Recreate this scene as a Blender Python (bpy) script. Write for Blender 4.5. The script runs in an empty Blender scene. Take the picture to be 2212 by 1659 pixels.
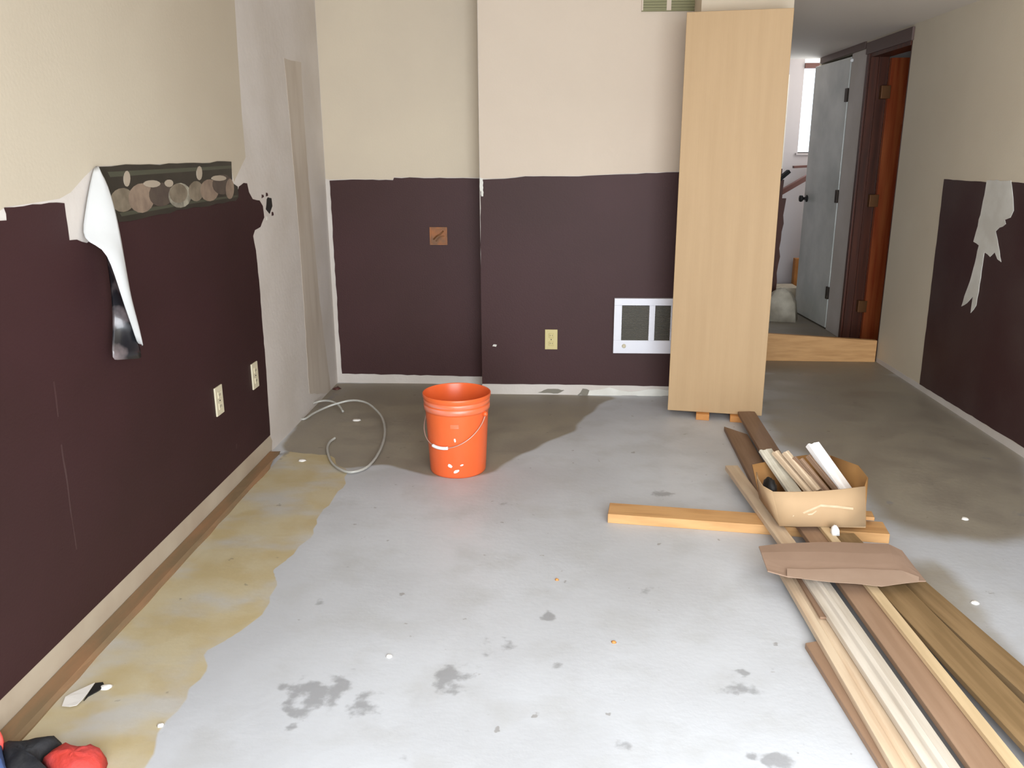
import bpy, bmesh, math, random
import numpy as np
from mathutils import Vector, Matrix
from mathutils.geometry import tessellate_polygon

S = bpy.context.scene
# ---------------------------------------------------------------- camera
cam_d = bpy.data.cameras.new('camera'); cam = bpy.data.objects.new('camera', cam_d)
S.collection.objects.link(cam); S.camera = cam
cam_d.sensor_fit = 'HORIZONTAL'; cam_d.sensor_width = 36; cam_d.lens = 36*1800/2212
cam_d.clip_start = .05; cam_d.clip_end = 100
R3 = ((0.9986481006, -0.0106594811, 0.0508757963), (0.0518789185, 0.2655451858, -0.9627015800), (-0.0032479235, 0.9640394855, 0.2657391978))
mw = Matrix([list(R3[0])+[0], list(R3[1])+[0], list(R3[2])+[1.40], [0, 0, 0, 1]])
cam.matrix_world = mw
# ---------------------------------------------------------------- light
w = bpy.data.worlds.new('world'); S.world = w; w.use_nodes = True
bgn = w.node_tree.nodes['Background']; bgn.inputs[0].default_value = (.80, .90, 1, 1); bgn.inputs[1].default_value = 2.2
def area(name, loc, rot, sx, sy, power, col):
    l = bpy.data.lights.new(name, 'AREA'); l.shape = 'RECTANGLE'; l.size = sx; l.size_y = sy; l.energy = power; l.color = col
    o = bpy.data.objects.new(name, l); S.collection.objects.link(o); o.location = loc; o.rotation_euler = rot
    return o
area('patio_daylight', (.62, -.36, 1.10), (math.radians(63), 0, 0), 2.7, 2.0, 165, (.90, .955, 1))
area('hall_window_daylight', (2.78, 8.28, 1.9), (math.radians(-90), 0, 0), 1.0, .95, 26, (.92, .97, 1))
S.view_settings.view_transform = 'Standard'; S.view_settings.look = 'None'
S.view_settings.gamma = 1; S.view_settings.use_curve_mapping = False
S.view_settings.exposure = 0.14
DATA = {'left_dado': [(1.734, 0.084), (2.035, 1.245), (2.06, 1.244), (2.062, 1.26), (2.057, 1.276), (2.176, 1.277), (2.32, 1.272), (2.32, 1.206), (2.319, 1.169), (2.357, 1.167), (2.379, 1.159), (2.407, 1.152), (2.442, 1.16), (2.532, 1.147), (2.601, 1.198), (3.096, 1.207), (3.598, 1.211), (3.634, 1.226), (3.656, 1.269), (3.715, 1.282), (3.754, 1.279), (3.768, 1.24), (3.807, 1.208), (3.896, 1.197), (3.934, 1.169), (3.94, 1.116), (3.879, 1.077), (3.803, 1.069), (3.773, 1.045), (3.793, 0.979), (3.801, 0.807), (3.796, 0.632), (3.797, 0.475), (3.787, 0.271), (3.776, 0.087)],
 'left_cream_edge': [(3.795, 2.075), (3.778, 1.852), (3.762, 1.567), (3.764, 1.391), (3.756, 1.287)],
 'rack': [(2.508, 1.368), (2.781, 1.371), (3.138, 1.373), (3.586, 1.374), (3.575, 1.287), (3.634, 1.269), (3.634, 1.226), (3.598, 1.211), (3.096, 1.207), (2.601, 1.198)],
 'glue': [(4.42, 1.872), (4.714, 1.88), (4.703, 1.69), (4.7, 1.387), (4.724, 1.11), (4.77, 0.576), (4.889, -0.023), (4.449, 0.104), (4.464, 0.654), (4.463, 1.175), (4.444, 1.595)],
 'hole': [(3.999, 1.198), (4.066, 1.199), (4.071, 1.161), (4.022, 1.127), (3.975, 1.152)],
 'pans': [(0, [(2.715, 1.26), (2.707, 1.247), (2.689, 1.236), (2.664, 1.229), (2.636, 1.227), (2.609, 1.23), (2.587, 1.238), (2.571, 1.248), (2.565, 1.261), (2.568, 1.274), (2.581, 1.286), (2.601, 1.295), (2.627, 1.3), (2.655, 1.301), (2.681, 1.296), (2.701, 1.287), (2.714, 1.274)]), (1, [(2.855, 1.259), (2.844, 1.242), (2.822, 1.228), (2.793, 1.219), (2.76, 1.216), (2.728, 1.22), (2.702, 1.229), (2.684, 1.243), (2.677, 1.259), (2.681, 1.276), (2.697, 1.292), (2.721, 1.303), (2.751, 1.31), (2.784, 1.311), (2.814, 1.305), (2.839, 1.293), (2.853, 1.277)]), (2, [(2.999, 1.265), (2.988, 1.25), (2.967, 1.238), (2.937, 1.231), (2.904, 1.228), (2.871, 1.232), (2.844, 1.24), (2.825, 1.252), (2.818, 1.266), (2.821, 1.28), (2.836, 1.293), (2.86, 1.303), (2.891, 1.309), (2.924, 1.309), (2.956, 1.304), (2.981, 1.294), (2.996, 1.28)]), (3, [(3.153, 1.255), (3.142, 1.239), (3.119, 1.225), (3.088, 1.217), (3.052, 1.215), (3.018, 1.218), (2.989, 1.227), (2.969, 1.24), (2.961, 1.256), (2.965, 1.271), (2.981, 1.286), (3.006, 1.296), (3.039, 1.302), (3.074, 1.303), (3.108, 1.297), (3.134, 1.286), (3.15, 1.271)]), (0, [(3.267, 1.265), (3.258, 1.252), (3.242, 1.24), (3.22, 1.233), (3.195, 1.23), (3.171, 1.233), (3.151, 1.24), (3.137, 1.251), (3.132, 1.264), (3.135, 1.278), (3.147, 1.29), (3.166, 1.299), (3.189, 1.305), (3.214, 1.305), (3.237, 1.301), (3.255, 1.292), (3.265, 1.279)]), (1, [(3.418, 1.263), (3.408, 1.247), (3.386, 1.234), (3.356, 1.226), (3.323, 1.224), (3.291, 1.227), (3.263, 1.235), (3.245, 1.247), (3.237, 1.262), (3.241, 1.277), (3.256, 1.291), (3.28, 1.302), (3.311, 1.308), (3.344, 1.308), (3.376, 1.303), (3.401, 1.293), (3.415, 1.279)]), (2, [(3.573, 1.281), (3.562, 1.266), (3.537, 1.254), (3.502, 1.247), (3.462, 1.244), (3.424, 1.247), (3.391, 1.255), (3.368, 1.267), (3.358, 1.281), (3.362, 1.296), (3.379, 1.309), (3.407, 1.319), (3.443, 1.325), (3.482, 1.325), (3.52, 1.32), (3.551, 1.31), (3.569, 1.297)]), (1, [(3.584, 1.262), (3.577, 1.247), (3.565, 1.234), (3.549, 1.225), (3.532, 1.222), (3.515, 1.224), (3.502, 1.232), (3.494, 1.243), (3.491, 1.258), (3.495, 1.273), (3.504, 1.286), (3.518, 1.297), (3.535, 1.304), (3.552, 1.305), (3.567, 1.3), (3.579, 1.29), (3.585, 1.277)]), (4, [(2.702, 1.328), (2.697, 1.317), (2.688, 1.308), (2.678, 1.304), (2.668, 1.306), (2.662, 1.313), (2.66, 1.323), (2.663, 1.335), (2.67, 1.345), (2.68, 1.352), (2.69, 1.353), (2.698, 1.348), (2.703, 1.34)]), (4, [(3.27, 1.333), (3.264, 1.321), (3.254, 1.312), (3.241, 1.308), (3.229, 1.31), (3.221, 1.317), (3.218, 1.328), (3.221, 1.341), (3.23, 1.351), (3.241, 1.358), (3.254, 1.36), (3.265, 1.355), (3.27, 1.346)]), (4, [(2.908, 1.305), (2.899, 1.3), (2.878, 1.296), (2.851, 1.295), (2.823, 1.297), (2.8, 1.301), (2.789, 1.306), (2.79, 1.312), (2.804, 1.317), (2.828, 1.319), (2.857, 1.319), (2.883, 1.316), (2.902, 1.311)]), (4, [(3.008, 1.304), (3.003, 1.298), (2.991, 1.293), (2.976, 1.292), (2.961, 1.293), (2.949, 1.297), (2.943, 1.303), (2.945, 1.309), (2.953, 1.314), (2.967, 1.317), (2.983, 1.317), (2.997, 1.315), (3.006, 1.31)]), (4, [(3.508, 1.308), (3.498, 1.303), (3.471, 1.3), (3.436, 1.299), (3.4, 1.301), (3.372, 1.304), (3.356, 1.309), (3.358, 1.314), (3.375, 1.319), (3.405, 1.321), (3.442, 1.321), (3.476, 1.318), (3.5, 1.313)])],
 'peel_white': [[(-1.374, 2.491, 1.366), (-1.374, 2.502, 1.369)],
 [(-1.372, 2.465, 1.336), (-1.35, 2.5, 1.339)],
 [(-1.37, 2.432, 1.291), (-1.325, 2.479, 1.282)],
 [(-1.37, 2.4, 1.233), (-1.31, 2.465, 1.222)],
 [(-1.368, 2.369, 1.183), (-1.3, 2.453, 1.175)],
 [(-1.35, 2.362, 1.158), (-1.295, 2.447, 1.148)],
 [(-1.32, 2.384, 1.141), (-1.29, 2.441, 1.108)],
 [(-1.3, 2.381, 1.095), (-1.285, 2.437, 1.042)],
 [(-1.29, 2.387, 1.026), (-1.285, 2.444, 0.972)],
 [(-1.29, 2.412, 0.952), (-1.29, 2.468, 0.91)],
 [(-1.292, 2.439, 0.897), (-1.295, 2.483, 0.873)],
 [(-1.3, 2.472, 0.836), (-1.302, 2.499, 0.821)]],
 'peel_dark': [[(-1.35, 2.449, 1.116), (-1.31, 2.408, 1.084)],
 [(-1.35, 2.455, 1.057), (-1.3, 2.41, 1.019)],
 [(-1.35, 2.451, 0.987), (-1.3, 2.434, 0.948)],
 [(-1.35, 2.442, 0.917), (-1.302, 2.464, 0.892)],
 [(-1.345, 2.414, 0.858), (-1.305, 2.494, 0.834)],
 [(-1.34, 2.385, 0.803), (-1.31, 2.511, 0.779)]],
 'back_dado_l': [(-1.355, 1.252), (-1.22, 1.258), (-0.972, 1.254), (-0.966, 1.268), (-0.692, 1.267), (-0.461, 1.262), (-0.469, 0.051), (-1.348, 0.06), (-1.353, 0.291), (-1.353, 0.67)],
 'back_dado_r': [(-0.43, 1.262), (-0.294, 1.267), (-0.176, 1.28), (0.124, 1.279), (0.33, 1.289), (0.67, 1.301), (0.752, 0.056), (0.118, 0.064), (-0.446, 0.063)],
 'back_tear': [(-0.435, 1.273), (-0.417, 1.27), (-0.415, 1.219), (-0.416, 1.17), (-0.426, 1.17), (-0.436, 1.232)],
 'right_dado': [(5.074, 1.254), (4.792, 1.252), (4.588, 1.251), (4.515, 1.249), (4.338, 1.261), (4.223, 1.258), (3.864, 0.046), (5.043, 0.034)],
 'right_tear': [(4.576, 1.261), (4.34, 1.268), (4.293, 1.181), (4.272, 1.127), (4.292, 1.092), (4.341, 1.077), (4.326, 1.058), (4.382, 1.035), (4.413, 1.014), (4.366, 0.949), (4.315, 0.871), (4.354, 0.88), (4.391, 0.911), (4.43, 0.883), (4.493, 0.899), (4.492, 0.766), (4.498, 0.618), (4.545, 0.569), (4.546, 0.659), (4.6, 0.613), (4.656, 0.585), (4.615, 0.699), (4.584, 0.803), (4.561, 0.928), (4.625, 0.941), (4.611, 0.996), (4.588, 1.118)],
 'yellow': [(-1.311, 1.723), (-1.343, 2.359), (-1.327, 3.451), (-1.305, 3.787), (-1.106, 3.73), (-0.957, 3.583), (-0.936, 3.413), (-0.921, 3.16), (-0.95, 3.021), (-0.93, 2.855), (-0.945, 2.702), (-0.962, 2.597), (-0.941, 2.437), (-0.917, 2.281), (-0.946, 2.2), (-0.997, 2.112), (-0.977, 1.998), (-0.985, 1.894), (-0.979, 1.798), (-0.941, 1.616)],
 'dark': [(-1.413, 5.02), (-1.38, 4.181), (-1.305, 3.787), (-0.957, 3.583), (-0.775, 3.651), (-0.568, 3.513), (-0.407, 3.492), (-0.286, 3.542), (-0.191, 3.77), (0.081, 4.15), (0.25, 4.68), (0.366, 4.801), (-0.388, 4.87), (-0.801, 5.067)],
 'right_shade': [(1.163, 4.537), (1.162, 3.994), (1.359, 3.514), (1.329, 3.213), (1.313, 2.956), (1.567, 3.008), (1.746, 2.861), (2.238, 3.843), (2.231, 5.708), (1.429, 5.677)],
 'olive': [(1.241, 2.857), (1.372, 2.72), (1.315, 2.426), (1.311, 2.244), (1.333, 2.129), (1.205, 1.884), (1.243, 2.6)],
 'dirt': [(-1.366, 3.565), (-1.368, 4.143), (-1.395, 4.689), (-1.371, 4.861), (-1.338, 4.791), (-1.366, 4.304), (-1.33, 3.721)],
 'bowl': [(-1.302, 1.627), (-1.181, 1.655)],
 'spots': [(0.463, 3.328, 0.05, 0.9), (0.581, 3.535, 0.04, 0.5), (-0.635, 1.91, 0.09, 0.9), (-0.653, 1.842, 0.05, 0.8), (-0.58, 1.964, 0.06, 0.7), (-0.494, 1.868, 0.06, 0.8), (-0.723, 1.947, 0.04, 0.6), (-0.277, 1.999, 0.07, 0.9), (-0.159, 2.163, 0.07, 0.6), (-0.011, 2.331, 0.035, 1), (0.517, 2.005, 0.07, 0.7), (0.639, 2.097, 0.07, 0.35), (0.309, 2.495, 0.05, 0.6), (0.404, 2.577, 0.06, 0.45), (-0.211, 3.201, 0.025, 0.8), (-0.182, 3.192, 0.02, 0.5), (0.012, 2.071, 0.02, 0.8), (-0.755, 2.387, 0.025, 0.9), (0.544, 1.717, 0.04, 1), (0.483, 1.727, 0.02, 1), (0.182, 1.749, 0.04, 0.6), (-0.365, 1.674, 0.04, 0.5), (0.31, 2.298, 0.04, 0.3), (0.434, 2.278, 0.05, 0.3), (0.536, 2.065, 0.02, 1), (1.887, 3.193, 0.05, 0.8), (2.052, 3.835, 0.05, 0.5), (1.326, 3.307, 0.04, 0.4), (-0.06, 1.86, 0.07, 0.35), (-0.213, 1.816, 0.05, 0.3), (0.641, 1.787, 0.04, 0.3), (-0.758, 1.827, 0.05, 0.25), (-0.496, 1.907, 0.015, 1), (-0.657, 1.777, 0.02, 1), (0.584, 3.227, 0.04, 0.3), (0.24, 3.955, 0.12, 0.25), (0.096, 2.824, 0.03, 0.3), (0.61, 2.45, 0.05, 0.3), (1.241, 2.103, 0.06, 0.35), (1.394, 3.286, 0.02, 1)],
 'lightdust': [(-1.056, 4.534), (-0.804, 4.637)],
 'black_cloth': [(-1.332, 1.649), (-1.325, 1.659), (-1.277, 1.672), (-1.207, 1.689), (-1.187, 1.666), (-1.197, 1.636), (-1.209, 1.603), (-1.178, 1.577), (-1.129, 1.542), (-1.171, 1.503), (-1.233, 1.5)],
 'red_cloth': [(-1.209, 1.603), (-1.2, 1.632), (-1.184, 1.661), (-1.16, 1.651), (-1.129, 1.647), (-1.09, 1.656), (-1.068, 1.642), (-1.054, 1.623), (-1.041, 1.583), (-1.046, 1.538), (-1.095, 1.521), (-1.147, 1.557)],
 'blue_cloth': [(-1.344, 1.636), (-1.318, 1.637), (-1.268, 1.576), (-1.208, 1.504), (-1.245, 1.488)],
 'pink_cloth': [(-1.37, 1.675), (-1.345, 1.673), (-1.324, 1.655), (-1.308, 1.628), (-1.335, 1.624)],
 'scrap': [(-1.285, 1.824), (-1.298, 1.862), (-1.289, 1.879), (-1.246, 1.917), (-1.24, 1.871), (-1.238, 1.841), (-1.241, 1.818), (-1.26, 1.817)],
 'scrap_dark': [(-1.251, 1.926), (-1.232, 1.931), (-1.218, 1.915), (-1.225, 1.894), (-1.24, 1.869), (-1.241, 1.85)],
 'chips': [(-1.079, 4.291, 0.05), (-1.195, 3.664, 0.04), (-0.47, 2.094, 0.02), (1.631, 3.133, 0.03), (1.363, 2.479, 0.03), (-0.992, 1.765, 0.018), (-1.215, 1.913, 0.035), (0.184, 2.196, -0.016), (0.015, 2.566, -0.014)],
 'tube': [(-1.176, 4.384, 0.02), (-1.229, 4.483, 0.03), (-1.291, 4.537, 0.035), (-1.353, 4.542, 0.03), (-1.398, 4.491, 0.02), (-1.414, 4.398, 0.01), (-1.394, 4.297, 0.007), (-1.363, 4.279, 0.008), (-1.337, 4.359, 0.015), (-1.299, 4.441, 0.02), (-1.243, 4.475, 0.035), (-1.155, 4.502, 0.05), (-1.068, 4.469, 0.05), (-0.99, 4.371, 0.04), (-0.918, 4.221, 0.03), (-0.864, 3.999, 0.02), (-0.843, 3.759, 0.015), (-0.858, 3.568, 0.012), (-0.917, 3.501, 0.01), (-0.986, 3.544, 0.01), (-1.052, 3.649, 0.008), (-1.11, 3.806, 0.008), (-1.124, 3.903, 0.01), (-1.11, 3.956, 0.014)],
 'moulds': [('grey', 0.062, (0.862, 3.263, 0.225), (0.93, 3.069, 0.13)), ('beige', 0.036, (0.886, 3.209, 0.225), (0.977, 3.072, 0.13)), ('pale', 0.036, (0.916, 3.174, 0.225), (1.002, 3.073, 0.13)), ('brown', 0.02, (0.945, 3.154, 0.225), (1.03, 3.083, 0.13)), ('greybrown', 0.025, (0.975, 3.166, 0.225), (1.059, 3.084, 0.13)), ('brown2', 0.022, (1.006, 3.177, 0.225), (1.087, 3.095, 0.13)), ('white', 0.064, (1.048, 3.268, 0.25), (1.13, 3.106, 0.13))],
 'sheet': [[(0.71, 2.663, 0.092), (0.705, 2.609, 0.096), (0.702, 2.567, 0.094), (0.702, 2.533, 0.09), (0.701, 2.511, 0.088), (0.7, 2.494, 0.088)],
 [(0.78, 2.684, 0.092), (0.771, 2.615, 0.096), (0.765, 2.559, 0.094), (0.761, 2.511, 0.09), (0.758, 2.481, 0.088), (0.756, 2.459, 0.088)],
 [(0.846, 2.694, 0.092), (0.836, 2.619, 0.096), (0.83, 2.558, 0.094), (0.826, 2.506, 0.09), (0.823, 2.474, 0.088), (0.821, 2.45, 0.088)],
 [(0.92, 2.704, 0.092), (0.909, 2.622, 0.096), (0.902, 2.554, 0.094), (0.897, 2.495, 0.09), (0.894, 2.458, 0.088), (0.891, 2.433, 0.088)],
 [(0.992, 2.708, 0.092), (0.98, 2.623, 0.096), (0.973, 2.554, 0.094), (0.968, 2.493, 0.09), (0.965, 2.456, 0.088), (0.962, 2.43, 0.088)],
 [(1.07, 2.704, 0.092), (1.057, 2.616, 0.096), (1.048, 2.542, 0.094), (1.042, 2.479, 0.09), (1.038, 2.44, 0.088), (1.034, 2.413, 0.088)],
 [(1.162, 2.701, 0.092), (1.141, 2.62, 0.096), (1.126, 2.552, 0.094), (1.114, 2.494, 0.09), (1.107, 2.459, 0.088), (1.101, 2.433, 0.088)],
 [(1.195, 2.667, 0.085), (1.182, 2.611, 0.085), (1.168, 2.556, 0.085), (1.156, 2.504, 0.085), (1.148, 2.473, 0.085), (1.143, 2.453, 0.085)],
 [(1.203, 2.596, 0.07), (1.202, 2.567, 0.07), (1.202, 2.538, 0.07), (1.201, 2.51, 0.07), (1.201, 2.494, 0.07), (1.201, 2.483, 0.07)]],
 'ply': [[(0.761, 2.493, 0.1), (0.749, 2.446, 0.097)],
 [(0.819, 2.49, 0.1), (0.802, 2.43, 0.097)],
 [(0.91, 2.497, 0.1), (0.884, 2.413, 0.097)],
 [(0.985, 2.504, 0.1), (0.953, 2.408, 0.097)],
 [(1.064, 2.498, 0.1), (1.026, 2.393, 0.097)],
 [(1.124, 2.497, 0.1), (1.092, 2.414, 0.097)],
 [(1.164, 2.456, 0.1), (1.153, 2.429, 0.097)]]}
C = bpy.context.scene.collection
XL, XR, YB, YR = -1.38, 2.235, 5.06, 4.84
HC = 2.18      # ceiling of the hallway
TC = 2.46      # ceiling of the room

# ---------------------------------------------------------------- helpers
def link(name, me, mat=None, parent=None):
    o = bpy.data.objects.new(name, me)
    C.objects.link(o)
    if mat: me.materials.append(mat)
    if parent: o.parent = parent
    return o

def finish(bm, name, mat, parent=None, smooth=False, bevel=0.0):
    if bevel:
        bmesh.ops.bevel(bm, geom=bm.edges[:], offset=bevel, segments=2, affect='EDGES', profile=0.5)
    bmesh.ops.recalc_face_normals(bm, faces=bm.faces[:])
    me = bpy.data.meshes.new(name)
    bm.to_mesh(me); bm.free()
    if smooth:
        for p in me.polygons: p.use_smooth = True
    return link(name, me, mat, parent)

def add_box(bm, x0, x1, y0, y1, z0, z1):
    vs = [bm.verts.new((x, y, z)) for z in (z0, z1) for y in (y0, y1) for x in (x0, x1)]
    for f in ((0,2,3,1),(4,5,7,6),(0,1,5,4),(2,6,7,3),(0,4,6,2),(1,3,7,5)):
        bm.faces.new([vs[i] for i in f])
    return vs

def box(name, b, mat, parent=None, bevel=0.0):
    bm = bmesh.new(); add_box(bm, *b)
    return finish(bm, name, mat, parent, bevel=bevel)

def boxes(name, bl, mat, parent=None):
    bm = bmesh.new()
    for b in bl: add_box(bm, *b)
    return finish(bm, name, mat, parent)

def ragged(pts, step, amp, seed, closed=True, keep=()):
    """subdivide a polygon outline and push its points about a little"""
    rnd = random.Random(seed); out = []
    n = len(pts)
    for i in range(n):
        a, b = pts[i], pts[(i+1) % n]
        d = math.hypot(b[0]-a[0], b[1]-a[1])
        k = max(1, int(d/step)) if d < 1.6 else 1
        out.append(a)
        for j in range(1, k):
            t = j/k
            out.append((a[0]+(b[0]-a[0])*t+rnd.uniform(-amp, amp), a[1]+(b[1]-a[1])*t+rnd.uniform(-amp, amp)))
    return out

def sheet(name, pts, fn, mat, parent=None, both=True):
    """a thin layer: pts 2D outline; fn(u, v, k) -> 3D, k=0 back, 1 front"""
    bm = bmesh.new()
    n = len(pts)
    back = [bm.verts.new(fn(u, v, 0)) for u, v in pts]
    front = [bm.verts.new(fn(u, v, 1)) for u, v in pts]
    tris = tessellate_polygon([[Vector((u, v, 0)) for u, v in pts]])
    for t in tris:
        try:
            bm.faces.new([front[i] for i in t]); bm.faces.new([back[i] for i in reversed(t)])
        except ValueError: pass
    for i in range(n):
        j = (i+1) % n
        try: bm.faces.new((back[i], back[j], front[j], front[i]))
        except ValueError: pass
    return finish(bm, name, mat, parent)

def on_left(o0, o1):  return lambda u, v, k: (XL+(o1 if k else o0), u, v)
def on_right(o0, o1): return lambda u, v, k: (XR-(o1 if k else o0), u, v)
def on_back(Y, o0, o1): return lambda u, v, k: (u, Y-(o1 if k else o0), v)
def on_floor(o0, o1): return lambda u, v, k: (u, v, (o1 if k else o0))

def loft(name, rows, mat, parent=None, thick=0.002, smooth=True, sub=0, offset=0):
    verts = [tuple(p) for r in rows for p in r]
    m = len(rows[0]); faces = []
    for i in range(len(rows)-1):
        for j in range(m-1):
            faces.append((i*m+j, i*m+j+1, (i+1)*m+j+1, (i+1)*m+j))
    me = bpy.data.meshes.new(name); me.from_pydata(verts, [], faces); me.update()
    if smooth:
        for p in me.polygons: p.use_smooth = True
    o = link(name, me, mat, parent)
    if sub:
        s = o.modifiers.new('sub', 'SUBSURF'); s.levels = sub; s.render_levels = sub
    s = o.modifiers.new('sol', 'SOLIDIFY'); s.thickness = thick; s.offset = offset
    return o

def lathe(name, prof, mat, parent=None, seg=64, at=(0,0,0), cap=True, axis='z'):
    bm = bmesh.new(); rings = []
    for r, z in prof:
        ring = []
        for i in range(seg):
            a = 2*math.pi*i/seg
            p = (r*math.cos(a), r*math.sin(a), z)
            if axis == 'y': p = (p[0], -p[2], p[1])
            if axis == 'x': p = (-p[2], p[0], p[1])
            ring.append(bm.verts.new((p[0]+at[0], p[1]+at[1], p[2]+at[2])))
        rings.append(ring)
    for a, b in zip(rings, rings[1:]):
        for i in range(seg):
            j = (i+1) % seg
            bm.faces.new((a[i], a[j], b[j], b[i]))
    if cap: bm.faces.new(rings[0]); bm.faces.new(rings[-1])
    return finish(bm, name, mat, parent, smooth=True)

def tube(name, pts, r, mat, parent=None, seg=10, smooth_pts=4):
    # Catmull-Rom through the points, then a swept ring
    P = [Vector(p) for p in pts]; Q = []
    for i in range(len(P)-1):
        p0, p1, p2, p3 = P[max(i-1,0)], P[i], P[i+1], P[min(i+2,len(P)-1)]
        for s in range(smooth_pts):
            t = s/smooth_pts
            Q.append(0.5*((2*p1)+(-p0+p2)*t+(2*p0-5*p1+4*p2-p3)*t*t+(-p0+3*p1-3*p2+p3)*t**3))
    Q.append(P[-1])
    bm = bmesh.new(); rings = []
    for i, q in enumerate(Q):
        d = (Q[min(i+1,len(Q)-1)]-Q[max(i-1,0)]).normalized()
        a = d.cross(Vector((0,0,1)))
        a = a.normalized() if a.length > 1e-4 else Vector((1,0,0))
        b = a.cross(d)
        rings.append([bm.verts.new(q+r*(math.cos(2*math.pi*k/seg)*a+math.sin(2*math.pi*k/seg)*b)) for k in range(seg)])
    for x, y in zip(rings, rings[1:]):
        for k in range(seg):
            bm.faces.new((x[k], x[(k+1)%seg], y[(k+1)%seg], y[k]))
    bm.faces.new(rings[0]); bm.faces.new(rings[-1])
    return finish(bm, name, mat, parent, smooth=True)

def plank(name, a, b, w, th, mat, parent=None, profile=None, bevel=0.0015, skew=0.0):
    """board from a to b (points on the middle of its underside), w wide, th thick; skew cuts its end aslant"""
    a, b = Vector(a), Vector(b); L = (b-a).length
    d = (b-a).normalized(); s = d.cross(Vector((0,0,1))).normalized(); u = s.cross(d)
    prof = profile or [(-.5,0),(.5,0),(.5,1),(-.5,1)]
    bm = bmesh.new()
    A = [bm.verts.new((skew*x, x*w, z*th)) for x, z in prof]
    B_ = [bm.verts.new((L, x*w, z*th)) for x, z in prof]
    n = len(prof)
    for i in range(n):
        j = (i+1) % n; bm.faces.new((A[i], A[j], B_[j], B_[i]))
    bm.faces.new(A); bm.faces.new(B_[::-1])
    if bevel:
        bmesh.ops.bevel(bm, geom=bm.edges[:], offset=bevel, segments=1, affect='EDGES')
    o = finish(bm, name, mat, parent)
    M = Matrix.Identity(4)
    for i in range(3):
        M[i][0], M[i][1], M[i][2], M[i][3] = d[i], s[i], u[i], a[i]
    o.matrix_world = M
    return o

def dome(name, pts, z0, hgt, mat, parent=None, rings=6, seed=1, amp=.004, step=.02):
    """crumpled cloth: outline pulled in ring by ring and raised"""
    rnd = random.Random(seed)
    pts = ragged(pts, step, amp*.5, seed)
    cx = sum(p[0] for p in pts)/len(pts); cy = sum(p[1] for p in pts)/len(pts)
    bm = bmesh.new(); R = []
    for k in range(rings):
        t = k/rings; z = z0+hgt*min(1, math.sin(t*math.pi/2)**.4) if k else z0
        R.append([bm.verts.new((cx+(x-cx)*(1-t), cy+(y-cy)*(1-t), z+(rnd.uniform(-amp,amp) if k else 0))) for x, y in pts])
    c = bm.verts.new((cx, cy, z0+hgt))
    n = len(pts)
    for a, b in zip(R, R[1:]):
        for i in range(n): bm.faces.new((a[i], a[(i+1)%n], b[(i+1)%n], b[i]))
    for i in range(n): bm.faces.new((R[-1][i], R[-1][(i+1)%n], c))
    bm.faces.new(R[0])
    return finish(bm, name, mat, parent, smooth=True)

def tag(o, label=None, cat=None, group=None, kind=None):
    if label: o['label'] = label
    if cat: o['category'] = cat
    if group: o['group'] = group
    if kind: o['kind'] = kind
    return o

def thing(name, loc, label, cat, group=None):
    o = bpy.data.objects.new(name, None); C.objects.link(o); o.location = loc
    o.empty_display_size = .05
    return tag(o, label, cat, group)

def adopt(root, *kids):
    for k in kids:
        k.parent = root
        k.matrix_parent_inverse = Matrix.Translation(root.location).inverted()
    return root

# ---------------------------------------------------------------- materials
def srgb(r, g, b):
    f = lambda c: (c/255/12.92) if c <= 10 else ((c/255+.055)/1.055)**2.4
    return (f(r), f(g), f(b), 1)

def mat(name, col, rough=.6, col2=None, scale=6, stretch=(1,1,1), bump=0, bscale=60, spec=.5, detail=4, contrast=(.35,.65), coat=0, metal=0, trans=0, bstretch=None):
    m = bpy.data.materials.new(name); m.use_nodes = True
    nt = m.node_tree; N = nt.nodes; K = nt.links
    b = N['Principled BSDF']
    b.inputs['Base Color'].default_value = col; b.inputs['Roughness'].default_value = rough
    b.inputs['Specular IOR Level'].default_value = spec
    b.inputs['Coat Weight'].default_value = coat; b.inputs['Metallic'].default_value = metal
    b.inputs['Transmission Weight'].default_value = trans
    tc = N.new('ShaderNodeTexCoord')
    if col2:
        mp = N.new('ShaderNodeMapping'); mp.inputs['Scale'].default_value = stretch
        K.new(tc.outputs['Object'], mp.inputs[0])
        no = N.new('ShaderNodeTexNoise'); no.inputs['Scale'].default_value = scale; no.inputs['Detail'].default_value = detail
        K.new(mp.outputs[0], no.inputs['Vector'])
        mr = N.new('ShaderNodeMapRange'); mr.inputs[1].default_value, mr.inputs[2].default_value = contrast
        K.new(no.outputs['Fac'], mr.inputs[0])
        mx = N.new('ShaderNodeMix'); mx.data_type = 'RGBA'
        mx.inputs[6].default_value = col; mx.inputs[7].default_value = col2
        K.new(mr.outputs[0], mx.inputs[0]); K.new(mx.outputs[2], b.inputs['Base Color'])
    if bump:
        n2 = N.new('ShaderNodeTexNoise'); n2.inputs['Scale'].default_value = bscale; n2.inputs['Detail'].default_value = 3
        mp2 = N.new('ShaderNodeMapping'); mp2.inputs['Scale'].default_value = bstretch or (1,1,1)
        K.new(tc.outputs['Object'], mp2.inputs[0]); K.new(mp2.outputs[0], n2.inputs['Vector'])
        bp = N.new('ShaderNodeBump'); bp.inputs['Strength'].default_value = bump; bp.inputs['Distance'].default_value = .004
        K.new(n2.outputs['Fac'], bp.inputs['Height']); K.new(bp.outputs[0], b.inputs['Normal'])
    return m

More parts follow.
